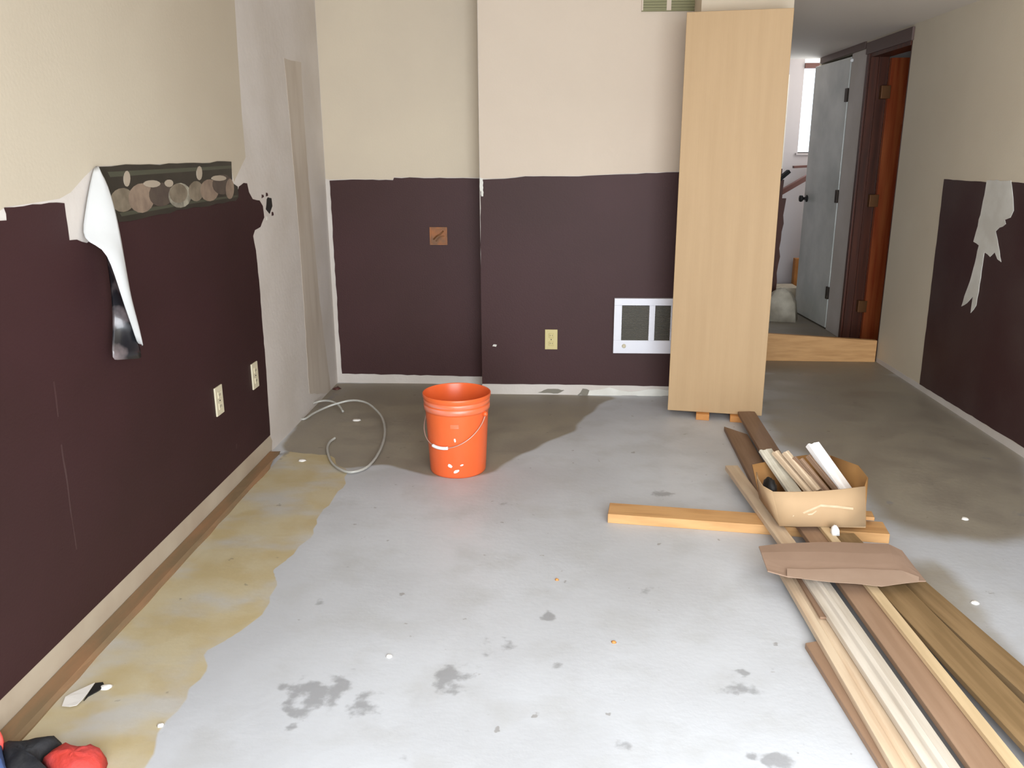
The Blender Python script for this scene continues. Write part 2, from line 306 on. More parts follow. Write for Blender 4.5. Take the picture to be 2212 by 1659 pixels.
M = {}
M['plaster'] = mat('bare_plaster', srgb(212,204,197), .85, srgb(202,193,184), 3, bump=.3, bscale=40)
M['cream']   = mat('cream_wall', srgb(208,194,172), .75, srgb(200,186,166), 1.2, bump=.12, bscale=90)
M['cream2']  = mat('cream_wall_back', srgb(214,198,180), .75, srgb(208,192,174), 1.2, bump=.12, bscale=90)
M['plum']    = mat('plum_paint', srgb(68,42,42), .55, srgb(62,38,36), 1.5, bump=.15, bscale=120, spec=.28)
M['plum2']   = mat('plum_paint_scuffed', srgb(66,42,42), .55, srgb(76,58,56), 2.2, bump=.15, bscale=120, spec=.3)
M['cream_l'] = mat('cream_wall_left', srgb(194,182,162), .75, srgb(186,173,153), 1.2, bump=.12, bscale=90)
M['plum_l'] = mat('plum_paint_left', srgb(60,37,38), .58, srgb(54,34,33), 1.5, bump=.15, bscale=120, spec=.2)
M['strip'] = mat('dusty_strip', srgb(180,166,146), .85, srgb(170,154,134), 5)
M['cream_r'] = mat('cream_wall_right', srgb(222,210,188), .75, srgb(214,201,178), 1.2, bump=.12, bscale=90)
M['ceil']    = mat('ceiling_paint', srgb(226,216,204), .9, bump=.2, bscale=120)
M['white']   = mat('white_plaster', srgb(228,226,218), .8, srgb(210,206,196), 6)
M['glue']    = mat('glue_residue', srgb(184,170,154), .85, srgb(198,186,172), 9, stretch=(1,1,.2), contrast=(.35,.6))
M['vinyl']   = mat('vinyl_backing', srgb(196,196,195), .6, srgb(188,188,186), 5)
M['vinyl_dark'] = mat('vinyl_front', srgb(28,28,32), .3, srgb(120,108,108), 9, contrast=(.50,.66), coat=.3)
M['border']  = mat('border_print', srgb(52,46,38), .5, srgb(42,38,30), 8)
M['border_edge'] = mat('border_edge_print', srgb(70,70,56), .5)
M['pan0']    = mat('print_grey', srgb(132,120,102), .55, srgb(108,96,80), 20)
M['pan1']    = mat('print_copper', srgb(144,124,106), .55, srgb(120,102,88), 20)
M['pan2']    = mat('print_dark', srgb(84,72,62), .55, srgb(72,60,54), 20)
M['pan3']    = mat('print_pale', srgb(166,160,142), .55, srgb(108,102,90), 22)
M['pan4']    = mat('print_light', srgb(168,154,136), .55)
M['pan5']    = mat('print_rim', srgb(160,156,140), .55)
M['black']   = mat('black', srgb(22,20,20), .6)
M['ivory']   = mat('ivory_plastic', srgb(206,190,132), .4)
M['almond']  = mat('almond_plastic', srgb(216,206,178), .4)
M['heater']  = mat('white_enamel', srgb(232,232,240), .35)
M['grille']  = mat('grille_metal', srgb(104,98,86), .5, metal=.3)
M['tan']     = mat('tan_board', srgb(188,156,116), .62, srgb(183,151,111), 4, stretch=(5,5,.3), bump=.1, bscale=30, bstretch=(6,6,.2))
M['tan_edge']= mat('tan_board_edge', srgb(196,152,98), .6)
M['block']   = mat('orange_wood', srgb(206,142,76), .6, srgb(186,122,60), 10)
M['pine']    = mat('pine', srgb(206,158,104), .6, srgb(186,138,86), 5, stretch=(1,8,8), bump=.15, bscale=20, bstretch=(1,8,8), contrast=(.4,.7))
M['pinetop'] = mat('pine_weathered', srgb(190,152,112), .65, srgb(172,134,94), 5, stretch=(1,8,8))
M['brown']   = mat('brown_board', srgb(158,128,104), .6, srgb(146,116,92), 4, stretch=(.6,8,8), bump=.1, bscale=20, bstretch=(1,8,8))
M['brown2']  = mat('dark_brown_board', srgb(140,112,90), .6, srgb(122,94,72), 4, stretch=(.6,8,8))
M['oak']     = mat('olive_brown_board', srgb(146,118,82), .6, srgb(124,98,64), 4, stretch=(.6,9,9), contrast=(.35,.6))
M['light']   = mat('light_wood', srgb(210,188,160), .6, srgb(194,168,140), 4, stretch=(.7,10,10), contrast=(.4,.62))
M['light2']  = mat('blond_wood', srgb(212,186,148), .55, srgb(196,170,132), 4, stretch=(.7,10,10))
M['trim']    = mat('whitened_wood', srgb(210,200,186), .5, srgb(192,180,164), 4, stretch=(.7,10,10), contrast=(.4,.65))
M['card']    = mat('cardboard', srgb(184,153,117), .8, srgb(176,144,107), 3, bump=.1, bscale=30)
M['card2']   = mat('brown_cardboard', srgb(162,134,114), .8, srgb(150,122,102), 3.5, bump=.15, bscale=25)
M['ply'] = mat('torn_cardboard', srgb(170,144,124), .8, srgb(160,132,112), 5)
M['card_in'] = mat('cardboard_inside', srgb(166,122,70), .8, srgb(150,106,58), 4)
M['tape']    = mat('clear_tape', srgb(216,192,164), .25, srgb(202,174,140), 25, coat=.25)
M['orange']  = mat('orange_plastic', srgb(238,108,56), .3, srgb(232,100,50), 3, spec=.5, bump=.03, bscale=8)
M['orange_pink'] = mat('pinkish_orange_plastic', srgb(238,120,78), .3, srgb(232,150,132), 7, stretch=(1,1,3), contrast=(.45,.7))  # orange mottled with pink, for the bands below the rim
M['wire']    = mat('galvanised_wire', srgb(206,170,156), .4, metal=.4)
M['whitep']  = mat('white_plastic', srgb(244,244,244), .4)
M['splash']  = mat('white_paint', srgb(246,240,236), .5)
M['hose']    = mat('clear_hose', srgb(216,214,206), .2, trans=.45)
M['weath']   = mat('weathered_wood', srgb(144,108,76), .8, srgb(124,102,74), 3, stretch=(6,1.2,6), bump=.4, bscale=25, contrast=(.35,.6))
M['reddoor'] = mat('red_brown_wood', srgb(176,92,46), .4, srgb(150,60,20), 4, stretch=(8,8,.5), contrast=(.35,.65))
M['darkwood']= mat('dark_stained_wood', srgb(92,44,24), .45, srgb(66,32,18), 4, stretch=(8,8,.5))
M['casing']  = mat('plum_casing', srgb(104,84,78), .5)
M['greydoor']= mat('grey_white_door_paint', srgb(220,222,216), .22, srgb(196,200,195), 3, bump=.25, bscale=30, coat=.2)
M['greypaint']= mat('pale_grey_paint', srgb(180,175,178), .6)
M['metal']   = mat('aged_metal', srgb(60,52,46), .4, metal=.7)
M['brass']   = mat('brass', srgb(120,78,42), .5, metal=.3)
M['sack']    = mat('white_sack', srgb(214,206,188), .7, srgb(176,166,148), 8)
M['rail']    = mat('dark_red_wood', srgb(92,54,48), .5)
M['olive']   = mat('olive_vent', srgb(128,124,84), .5)
M['blackc']  = mat('black_cloth', srgb(44,44,46), .85, srgb(28,28,34), 20, bump=.6, bscale=60)
M['redc']    = mat('red_cloth', srgb(214,64,48), .8, srgb(196,72,70), 15, bump=.6, bscale=60)
M['bluec']   = mat('blue_cloth', srgb(70,92,140), .8)
M['pinkc']   = mat('pink_cloth', srgb(250,96,86), .7)
M['paper']   = mat('white_paper', srgb(236,232,226), .6)
M['copper']  = mat('orange_brown_box', srgb(160,98,52), .6, srgb(122,84,54), 14, contrast=(.4,.6))
M['concrete_side'] = mat('concrete_side', srgb(130,124,112), .8)

# concrete floor with stains and painted shade masked per vertex
def floor_material():
    m = bpy.data.materials.new('concrete_floor'); m.use_nodes = True
    nt = m.node_tree; N = nt.nodes; K = nt.links
    b = N['Principled BSDF']
    tc = N.new('ShaderNodeTexCoord')
    at = N.new('ShaderNodeAttribute'); at.attribute_name = 'stain_shade'
    sp = N.new('ShaderNodeSeparateColor'); K.new(at.outputs['Color'], sp.inputs[0])
    def noise(s, d=4, st=(1,1,1)):
        mp = N.new('ShaderNodeMapping'); mp.inputs['Scale'].default_value = st
        K.new(tc.outputs['Object'], mp.inputs[0])
        n = N.new('ShaderNodeTexNoise'); n.inputs['Scale'].default_value = s; n.inputs['Detail'].default_value = d
        K.new(mp.outputs[0], n.inputs['Vector']); return n.outputs['Fac']
    def ramp(v, a, c, lo=0, hi=1):
        r = N.new('ShaderNodeMapRange'); r.interpolation_type = 'SMOOTHSTEP'
        r.inputs[1].default_value = a; r.inputs[2].default_value = c; r.inputs[3].default_value = lo; r.inputs[4].default_value = hi
        K.new(v, r.inputs[0]); return r.outputs[0]
    def add(v, w, k):
        a = N.new('ShaderNodeMath'); a.operation = 'MULTIPLY_ADD'; K.new(w, a.inputs[0]); a.inputs[1].default_value = k; K.new(v, a.inputs[2]); return a.outputs[0]
    def mul(v, w):
        a = N.new('ShaderNodeMath'); a.operation = 'MULTIPLY'; K.new(v, a.inputs[0])
        if isinstance(w, float): a.inputs[1].default_value = w
        else: K.new(w, a.inputs[1])
        return a.outputs[0]
    def mix(f, c1, c2):
        x = N.new('ShaderNodeMix'); x.data_type = 'RGBA'; K.new(f, x.inputs[0])
        for i, c in ((6, c1), (7, c2)):
            if isinstance(c, tuple): x.inputs[i].default_value = c
            else: K.new(c, x.inputs[i])
        return x.outputs[2]
    big = noise(1.1, 5); mid = noise(5, 6); fine = noise(40, 4)
    base = mix(ramp(big, .38, .62), srgb(196,198,202), srgb(184,185,188))
    base = mix(ramp(mid, .45, .75, 0, .5), base, srgb(172,171,169))
    # brown tone of the masked areas, with the painted shade on the right
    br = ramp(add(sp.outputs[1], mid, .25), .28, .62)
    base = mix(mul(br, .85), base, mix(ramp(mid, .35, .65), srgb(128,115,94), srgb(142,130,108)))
    # yellow glue residue
    yl = ramp(add(sp.outputs[0], mid, .22), .45, .60)
    base = mix(mul(yl, ramp(noise(3.2, 4, (1,1.6,1)), .30, .55, .35, .95)), base, mix(ramp(noise(6, 4), .35, .65), srgb(184,165,122), srgb(192,178,144)))
    # grey spots
    gs = ramp(add(sp.outputs[2], noise(22, 5), .9), .70, .90)
    base = mix(mul(gs, .62), base, srgb(122,121,122))
    # dark flecks
    fl = ramp(noise(17, 3), .70, .74)
    base = mix(mul(fl, .5), base, srgb(110,100,90))
    K.new(base, b.inputs['Base Color'])
    K.new(ramp(mid, .3, .7, .42, .6), b.inputs['Roughness'])
    b.inputs['Specular IOR Level'].default_value = .5
    bp = N.new('ShaderNodeBump'); bp.inputs['Strength'].default_value = .25; bp.inputs['Distance'].default_value = .003
    K.new(fine, bp.inputs['Height']); K.new(bp.outputs[0], b.inputs['Normal'])
    return m

# ---------------------------------------------------------------- the floor
def inside(px, py, poly):
    r = np.zeros(px.shape, bool); n = len(poly); j = n-1
    for i in range(n):
        xi, yi = poly[i]; xj, yj = poly[j]
        c = ((yi > py) != (yj > py))
        with np.errstate(divide='ignore', invalid='ignore'):
            r ^= c & (px < (xj-xi)*(py-yi)/((yj-yi) or 1e-9)+xi)
        j = i
    return r

def blur(a, k):
    if k < 1: return a
    for ax in (0, 1):
        c = np.cumsum(np.pad(a, [(k+1, k) if i == ax else (0, 0) for i in (0, 1)], mode='edge'), axis=ax)
        n = a.shape[ax]
        hi = np.take(c, range(2*k+1, 2*k+1+n), axis=ax) if c.shape[ax] >= 2*k+1+n else c.take(range(c.shape[ax]-n, c.shape[ax]), axis=ax)
        lo = np.take(c, range(0, n), axis=ax)
        a = (hi-lo)/(2*k+1)
    return a

def build_floor():
    xs = np.arange(XL-.12, 3.75, .0125); ys = np.concatenate([np.arange(-.5, 1.3, .05), np.arange(1.3, 5.4, .0125), np.arange(5.4, 8.55, .05)])
    nx, ny = len(xs), len(ys)
    X, Y = np.meshgrid(xs, ys)
    wob = .012*np.sin(Y*13+2*np.sin(X*9))+.006*np.sin(Y*37+X*7)
    yel = blur(inside(X+wob, Y+wob, DATA['yellow']+[(-.95,1.0),(-1.45,1.0),(-1.45,4.0)]).astype(float), 1)
    yel = yel*np.clip(.72+(Y-1.9)*.8, .66, 1)
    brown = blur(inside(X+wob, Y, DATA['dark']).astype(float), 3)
    brown = np.maximum(brown, .8*blur(inside(X, Y, DATA['right_shade']).astype(float), 12))  # shade of cabinet and hallway, painted into the floor colour
    brown = np.maximum(brown, .8*blur(inside(X, Y, DATA['olive']).astype(float), 8))  # soft shadow beside the planks, put into the floor colour
    brown = np.maximum(brown, ((Y > 5.4)*.5))
    g = np.zeros_like(X)
    for x, y, r, s in DATA['spots']:
        d2 = ((X-x)/r)**2+((Y-y)/(r*1.0))**2
        g = np.maximum(g, s*.56*np.exp(-d2*.8))
    g = np.maximum(g, .55*blur(inside(X-.035, Y, DATA['dirt']).astype(float), 2))
    co = np.stack([X, Y, np.zeros_like(X)], -1).reshape(-1, 3).astype(np.float32)
    me = bpy.data.meshes.new('floor')
    idx = (np.arange(ny-1)[:, None]*nx+np.arange(nx-1)[None, :]).reshape(-1)
    quads = np.stack([idx, idx+1, idx+nx+1, idx+nx], -1).astype(np.int32)
    me.vertices.add(len(co)); me.vertices.foreach_set('co', co.reshape(-1))
    me.loops.add(quads.size); me.loops.foreach_set('vertex_index', quads.reshape(-1))
    me.polygons.add(len(quads)); me.polygons.foreach_set('loop_start', np.arange(0, quads.size, 4, dtype=np.int32))
    me.update(calc_edges=True)
    ca = me.color_attributes.new('stain_shade', 'FLOAT_COLOR', 'POINT')
    col = np.stack([yel, brown, g, np.ones_like(g)], -1).reshape(-1).astype(np.float32)
    ca.data.foreach_set('color', col)
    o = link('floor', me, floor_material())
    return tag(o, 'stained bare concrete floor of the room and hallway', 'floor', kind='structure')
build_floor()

def struct(o, label, cat): return tag(o, label, cat, kind='structure')

# ---------------------------------------------------------------- walls
wl = struct(box('wall_left', (XL-.12, XL, -.38, YB+.12, 0, TC), M['plaster']), 'left wall, cream over dark plum, with bare grey-white strip near the corner', 'wall')
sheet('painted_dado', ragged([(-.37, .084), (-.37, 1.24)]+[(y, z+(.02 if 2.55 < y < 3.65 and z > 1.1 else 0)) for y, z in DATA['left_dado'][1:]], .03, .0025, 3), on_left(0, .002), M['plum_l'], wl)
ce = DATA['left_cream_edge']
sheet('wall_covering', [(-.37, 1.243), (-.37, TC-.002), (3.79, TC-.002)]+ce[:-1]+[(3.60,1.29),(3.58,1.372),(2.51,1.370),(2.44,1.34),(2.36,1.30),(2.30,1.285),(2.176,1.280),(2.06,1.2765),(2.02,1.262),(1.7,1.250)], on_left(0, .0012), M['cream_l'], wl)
sheet('bare_strip', ragged([(-.37,0),(-.37,.09),(3.77,.09),(3.80,.05),(3.78,0)], .2, .001, 6), on_left(0, .0008), M['strip'], wl)
sheet('glue_stripe', ragged(DATA['glue'], .05, .004, 7), on_left(0, .0012), M['glue'], wl)
sheet('torn_hole', ragged(DATA['hole'], .02, .008, 8), on_left(0, .0012), M['black'], wl)
for k, (y, z) in enumerate([(3.99,1.21),(3.97,1.10),(4.05,1.115),(3.93,1.205)]):
    sheet('paint_fleck', ragged([(y,z),(y+.03,z+.004),(y+.025,z+.016),(y+.004,z+.018)], .01, .004, k), on_left(0, .0016), M['plum'] if k != 1 else M['white'], wl)
for y, z0, z1 in ((2.13,.30,.62),(2.14,.70,.80),(1.78,.60,.68),(3.35,.17,.19)):
    sheet('scuff_mark', ragged([(y,z0),(y+.004,z0),(y+.010,z1),(y+.004,z1)], .04, .002, int(z0*100)), on_left(.002, .0024), M['plum2'], wl)
# wallpaper border remnant, a flat print
bs = sheet('wallpaper_border', ragged(DATA['rack'], .07, .004, 9), on_left(.0022, .0036), M['border'], wl)
tag(bs, 'dark wallpaper border remnant printed with pots and pans')
sheet('border_line', [(2.57,1.352),(3.58,1.358),(3.58,1.346),(2.58,1.336)], on_left(.0036, .0040), M['border_edge'], bs)
sheet('border_line', [(2.62,1.214),(3.10,1.224),(3.62,1.226),(3.62,1.234),(3.10,1.234),(2.61,1.226)], on_left(.0036, .0040), M['border_edge'], bs)
for k, (kk, pts) in enumerate(DATA['pans']):
    sheet('printed_pan', pts, on_left(.0036, .0040+.0002*k), M['pan%d' % kk], bs)
    if kk == 3:
        cyy = sum(p[0] for p in pts)/len(pts); czz = sum(p[1] for p in pts)/len(pts)
        sheet('printed_pan', [(cyy+(p[0]-cyy)*.78-.012, czz+(p[1]-czz)*.78+.008) for p in pts], on_left(.0036, .0043+.0002*k), M['pan0'], bs)

wbl = struct(box('wall_back', (XL-.12, -.35, YB, YB+.12, 0, TC), M['plaster']), 'recessed left part of the far wall, cream above plum', 'wall')
sheet('painted_dado', [(x if x < -.5 else max(x, -.44), z) for x, z in ragged(DATA['back_dado_l'], .04, .0025, 11)], on_back(YB, 0, .002), M['plum'], wbl)
sheet('wall_covering', [(XL+.002,TC-.002),(XL+.002,1.262),(-1.355,1.258),(-1.22,1.261),(-.975,1.258),(-.966,1.271),(-.46,1.268),(-.436,1.268),(-.436,TC-.002)], on_back(YB, 0, .0018), M['cream'], wbl)
wbr = struct(box('wall_back', (-.436, 1.10, YR, YB+.10, 0, TC), M['plaster']), 'forward right part of the far wall holding the heater', 'wall')
sheet('painted_dado', [(max(x,-.436), z) for x, z in ragged([(p[0], p[1]) for p in DATA['back_dado_r'][:5]]+[(.67,1.301),(1.098,1.31),(1.098,.056)]+DATA['back_dado_r'][7:], .05, .0015, 12)], on_back(YR, 0, .002), M['plum'], wbr)
sheet('wall_covering', [(-.434,TC-.002),(-.434,1.268),(-.294,1.27),(-.176,1.283),(.124,1.282),(.33,1.292),(.67,1.304),(1.098,1.312),(1.098,TC-.002)], on_back(YR, 0, .0018), M['cream2'], wbr)
sheet('torn_patch', ragged(DATA['back_tear'], .012, .003, 13), on_back(YR, .002, .003), M['white'], wbr)
sheet('paint_fleck', ragged([(-.372,.297),(-.35,.294),(-.345,.306),(-.366,.308)], .01, .002, 14), on_back(YR, .002, .003), M['white'], wbr)
sheet('torn_patch', ragged([(.20,.0),(1.09,.0),(1.09,.03),(.62,.045),(.45,.025),(.33,.05),(.21,.03)], .05, .006, 15), on_back(YR, 0, .004), M['white'], wbr)
sheet('dirt_patch', ragged([(-.1,.012),(.02,.008),(.06,.03),(-.04,.036)], .02, .004, 16), on_back(YR, 0, .002), M['concrete_side'], wbr)
sheet('dirt_patch', ragged([(.14,.0),(.2,.0),(.21,.03),(.17,.04)], .02, .006, 17), on_back(YR, 0, .005), M['concrete_side'], wbr)

# right wall, with the openings of two doors
T = .12
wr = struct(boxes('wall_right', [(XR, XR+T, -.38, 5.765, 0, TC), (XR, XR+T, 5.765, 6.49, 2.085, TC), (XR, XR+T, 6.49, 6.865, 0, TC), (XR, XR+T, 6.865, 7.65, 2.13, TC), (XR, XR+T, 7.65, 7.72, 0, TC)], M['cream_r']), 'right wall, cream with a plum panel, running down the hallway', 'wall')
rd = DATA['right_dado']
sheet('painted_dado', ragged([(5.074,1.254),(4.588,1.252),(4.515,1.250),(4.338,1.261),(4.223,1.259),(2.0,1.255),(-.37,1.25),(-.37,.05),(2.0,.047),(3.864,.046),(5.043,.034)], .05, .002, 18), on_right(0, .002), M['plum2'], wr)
sheet('torn_patch', ragged(DATA['right_tear'], .03, .004, 19), on_right(.002, .004), M['white'], wr)
sheet('bare_strip', ragged([(5.75,.0),(5.75,.03),(5.043,.034),(3.864,.044),(2.0,.045),(-.37,.045),(-.37,0)], .1, .002, 20), on_right(0, .0015), M['plaster'], wr)

# hallway left side, far room, side room, near wall
struct(box('wall_hallway', (.98, 1.10, YB+.10, 8.3, 0, TC), M['greypaint']), 'left wall of the hallway behind the tall cabinet', 'wall')
FW = 8.3
wf = struct(boxes('wall_far', [(.98, 2.27, FW, FW+.12, 0, TC), (3.30, 3.72, FW, FW+.12, 0, TC), (2.27, 3.30, FW, FW+.12, 0, 1.40), (2.27, 3.30, FW, FW+.12, 2.36, TC)], M['greypaint']), 'pale grey end wall beyond the hallway', 'wall')
struct(boxes('wall_side_room', [(3.6, 3.72, 4.9, FW, 0, TC), (XR+T, 3.6, 4.9, 5.0, 0, TC), (XR+T, 3.6, 6.62, 6.74, 0, TC), (XR+T, 3.6, 7.66, 7.78, 0, TC)], M['plaster']), 'partitions of the side rooms off the hallway', 'wall')
struct(boxes('wall_front', [(XL-.12, -.80, -.50, -.38, 0, TC), (2.05, XR+T, -.50, -.38, 0, TC), (-.80, 2.05, -.50, -.38, 2.15, TC)], M['cream']), 'wall behind the viewer with the glazed patio opening', 'wall')
struct(box('ceiling', (XL-.12, XR+T, -.50, 4.48, TC, TC+.1), M['ceil']), 'room ceiling above the frame', 'ceiling')
struct(boxes('ceiling_room_corner', [(XL-.12, 1.10, 4.48, YB+.2, TC, TC+.1)], M['ceil']), 'ceiling over the far wall', 'ceiling')
struct(boxes('ceiling_hallway', [(1.18, XR, 4.48, 7.75, HC, TC), (.98, 1.18, 5.16, 7.75, HC, TC)], M['ceil']), 'low ceiling of the hallway', 'ceiling')
struct(box('ceiling_side_rooms', (XR, 3.72, 4.48, FW+.12, TC, TC+.1), M['ceil']), 'ceiling of the rooms beyond', 'ceiling')
struct(box('ceiling_far_room', (.98, XR, 7.75, FW+.12, TC, TC+.1), M['ceil']), 'ceiling at the end of the hallway', 'ceiling')
# bulkhead over the cabinet
struct(box('trim_1', (.72, 1.18, 4.60, YR, 2.068, TC), M['cream']), 'cream bulkhead above the tall cabinet', 'trim')
struct(box('trim_2', (2.10, 2.135, FW-.02, FW, 0, 2.1), M['white']), 'white vertical trim on the far hallway wall', 'trim')

# far window
w1 = struct(bpy.data.objects.new('window_1', None), 'bright narrow window at the end of the hallway with a dark top rail', 'window'); C.objects.link(w1); w1.location = (2.78, FW, 1.4)
adopt(w1, box('window_rail', (2.27, 3.30, FW-.02, FW+.05, 2.155, 2.20), M['rail']),
      box('window_sill', (2.25, 3.32, FW-.03, FW+.05, 1.385, 1.402), M['greypaint']),
      box('sash_edge', (2.27, 3.30, FW+.0, FW+.04, 1.402, 1.412), M['metal']),
      box('window_frame', (3.27, 3.30, FW, FW+.06, 1.40, 2.36), M['whitep']))
# patio opening behind the viewer
w2 = struct(bpy.data.objects.new('window_2', None), 'glazed patio opening behind the viewer', 'window'); C.objects.link(w2); w2.location = (0, -.44, 0)
adopt(w2, boxes('window_frame', [(-.80, -.76, -.49, -.41, 0, 2.15), (2.01, 2.05, -.49, -.41, 0, 2.15), (-.76, 2.01, -.49, -.41, 2.11, 2.15), (-.76, 2.01, -.49, -.41, 0, .03)], M['whitep']))

# brown door in the right wall, opened inwards
d1 = struct(bpy.data.objects.new('door_1', None), 'red-brown wooden door swung open into the side room', 'door'); C.objects.link(d1); d1.location = (XR+T, 6.45, 0)
lf = box('door_leaf', (XR+T+.005, 3.05, 6.425, 6.462, .01, 2.05), M['reddoor'])
adopt(d1, lf)
adopt(d1, box('door_jamb', (XR-.004, XR+T+.004, 6.468, 6.492, 0, 2.085), M['darkwood']),
      box('door_jamb', (XR+.002, XR+T+.004, 5.763, 5.785, 0, 2.085), M['darkwood']),
      box('door_head', (XR-.004, XR+T+.004, 5.785, 6.468, 2.06, 2.088), M['darkwood']),
      box('door_casing', (XR-.016, XR, 5.75, 6.56, 2.085, 2.165), M['casing'], bevel=.003),
      box('door_casing', (XR-.016, XR, 6.49, 6.53, 0, 2.085), M['darkwood'], bevel=.003),
      box('door_stop', (XR+.05, XR+.062, 6.455, 6.468, 0, 2.06), M['darkwood']))
for z in (.27, 1.06, 1.82):
    hg = box('hinge', (XR+T-.045, XR+T+.02, 6.420, 6.466, z-.045, z+.045), M['brass'], bevel=.003); adopt(d1, hg)
for z0, z1 in ((.25,.80),(1.0,1.45),(1.6,1.9)):
    adopt(d1, boxes('door_panel', [(XR+T+.12, XR+T+.36, 6.417, 6.425, z0, z1), (XR+T+.46, XR+T+.66, 6.417, 6.425, z0, z1)], M['reddoor']))

# white door near the end of the hallway
d2 = struct(bpy.data.objects.new('door_2', None), 'scuffed grey-white slab door with dark knob near the end of the hallway', 'door'); C.objects.link(d2); d2.location = (XR, 6.87, 0)
ang = math.radians(3.2)
dl = box('door_leaf', (0, .036, 0, .76, .012, 2.105), M['greydoor'], bevel=.002)
dl.parent = d2; dl.location = (-.012, .01, 0); dl.rotation_euler = (0, 0, ang)
for z in (.30, 1.07, 1.83):
    h = box('hinge', (-.012, .004, -.012, .03, z-.05, z+.05), M['metal'], bevel=.002); h.parent = dl
kn = lathe('door_knob', [(.0,.0),(.030,.0),(.030,.006),(.012,.010),(.012,.032),(.026,.040),(.030,.052),(.026,.064),(.0,.068)], M['black'], at=(0, .69, 1.02), seg=24, axis='x'); kn.parent = dl
adopt(d2, box('door_jamb', (XR-.008, XR+.02, 6.535, 6.868, 0, 2.125), M['plaster'], bevel=.002),
      box('door_jamb', (XR-.0, XR+T, 7.64, 7.652, 0, 2.12), M['greypaint']),
      box('door_casing', (XR-.012, XR, 6.60, 7.66, 2.13, 2.18), M['casing'], bevel=.002))
hk = lathe('hook', [(.0,.0),(.012,.0),(.014,.010),(.008,.02),(.0,.022)], M['whitep'], at=(XR-.012, 6.83, 2.075), seg=16, axis='x'); adopt(d2, hk)

# ---------------------------------------------------------------- fixtures on the walls
def outlet(face, loc, label, m, toggles=True):
    r = thing('outlet_plate', loc, label, 'outlet', 'electrical plates on the walls')
    def part(name, b, mm, bev=0.0):
        bm = bmesh.new(); add_box(bm, *b); o = finish(bm, name, mm, r, bevel=bev); return o
    p = [part('cover_plate', (-.037, .037, -.007, 0, -.06, .06), m, .002)]
    for z in (-.024, .024):
        q = part('receptacle', (-.015, .015, -.0095, -.006, z-.014, z+.014), m, .003); p.append(q)
        for x in (-.006, .006):
            bm = bmesh.new(); add_box(bm, x-.001, x+.001, -.0102, -.009, z-.004, z+.006); s = finish(bm, 'slot', M['black']); s.parent = q
    p.append(lathe('screw', [(0,0),(.003,0),(.003,.002),(0,.002)], M['metal'], r, seg=10, at=(0,-.007,0), axis='y'))
    r.rotation_euler = (0, 0, face)
    return r
outlet(0, (-.022, YR-.002, .342), 'ivory outlet plate on the far plum wall near the heater', M['ivory'])
outlet(math.pi/2, (XL+.002, 3.213, .43), 'almond outlet plate on the left wall, nearer the viewer', M['almond'])
outlet(math.pi/2, (XL+.002, 3.634, .425), 'almond outlet plate on the left wall, beside the bare white strip', M['almond'])

eb = thing('junction_box', (-.708, YB-.002, .926), 'square open orange-brown box with wires in the plum far wall', 'electrical box')
boxes('box_rim', [(-.053, -.045, -.008, 0, -.053, .053), (.045, .053, -.008, 0, -.053, .053), (-.045, .045, -.008, 0, .045, .053), (-.045, .045, -.008, 0, -.053, -.045)], M['copper'], eb)
box('back_plate', (-.045, .045, -.003, -.0005, -.045, .045), M['copper'], eb)
tube('wire', [(-.03,-.004,-.02),(-.01,-.012,.0),(.01,-.014,.01),(.03,-.005,.03)], .004, M['brass'], eb, seg=6)
tube('wire', [(.035,-.004,.0),(.01,-.012,-.005),(-.015,-.01,-.03)], .003, M['copper'], eb, seg=6)

ht = thing('wall_heater', (.52, YR-.002, .43), 'white wall heater with two slatted grilles, partly behind the tall cabinet', 'heater')
HB = [(-.177,.180,-.028,0,.122,.163),(-.177,.180,-.028,0,-.163,-.085),(-.177,-.132,-.028,0,-.085,.122),(.150,.180,-.028,0,-.085,.122),(.026,.060,-.028,0,-.085,.122)]
fr = boxes('housing', HB, M['heater'], ht)
bv = fr.modifiers.new('b', 'BEVEL'); bv.width = .002; bv.segments = 2
box('interior', (-.135, .152, -.006, -.001, -.087, .124), M['black'], ht)
for x0, x1 in ((-.132, .026), (.060, .150)):
    g = boxes('grille', [(x0, x1, -.024, -.016, -.083+.0085*k, -.083+.0085*k+.0042) for k in range(24)], M['grille'], ht); g['kind'] = 'stuff'
lathe('dial', [(0,0),(.012,0),(.011,.012),(0,.013)], M['almond'], ht, seg=20, at=(-.115,-.028,-.118), axis='y')

vt = thing('wall_vent', (.587, YR-.002, 2.21), 'olive-green vent with a pale centre bar high on the far wall', 'vent')
boxes('frame', [(-.145,-.138,-.012,0,-.076,.1),(-.014,.010,-.012,0,-.076,.1),(.138,.145,-.012,0,-.076,.1),(-.145,.145,-.012,0,.092,.1)], M['cream2'], vt)
box('frame_rail', (-.145, .145, -.013, 0, -.080, -.076), M['olive'], vt)
for x0, x1 in ((-.138,-.014),(.010,.138)):
    g = boxes('louvre_panel', [(x0, x1, -.009, -.001, -.075+.014*k, -.075+.014*k+.0125) for k in range(12)], M['olive'], vt); g['kind'] = 'stuff'

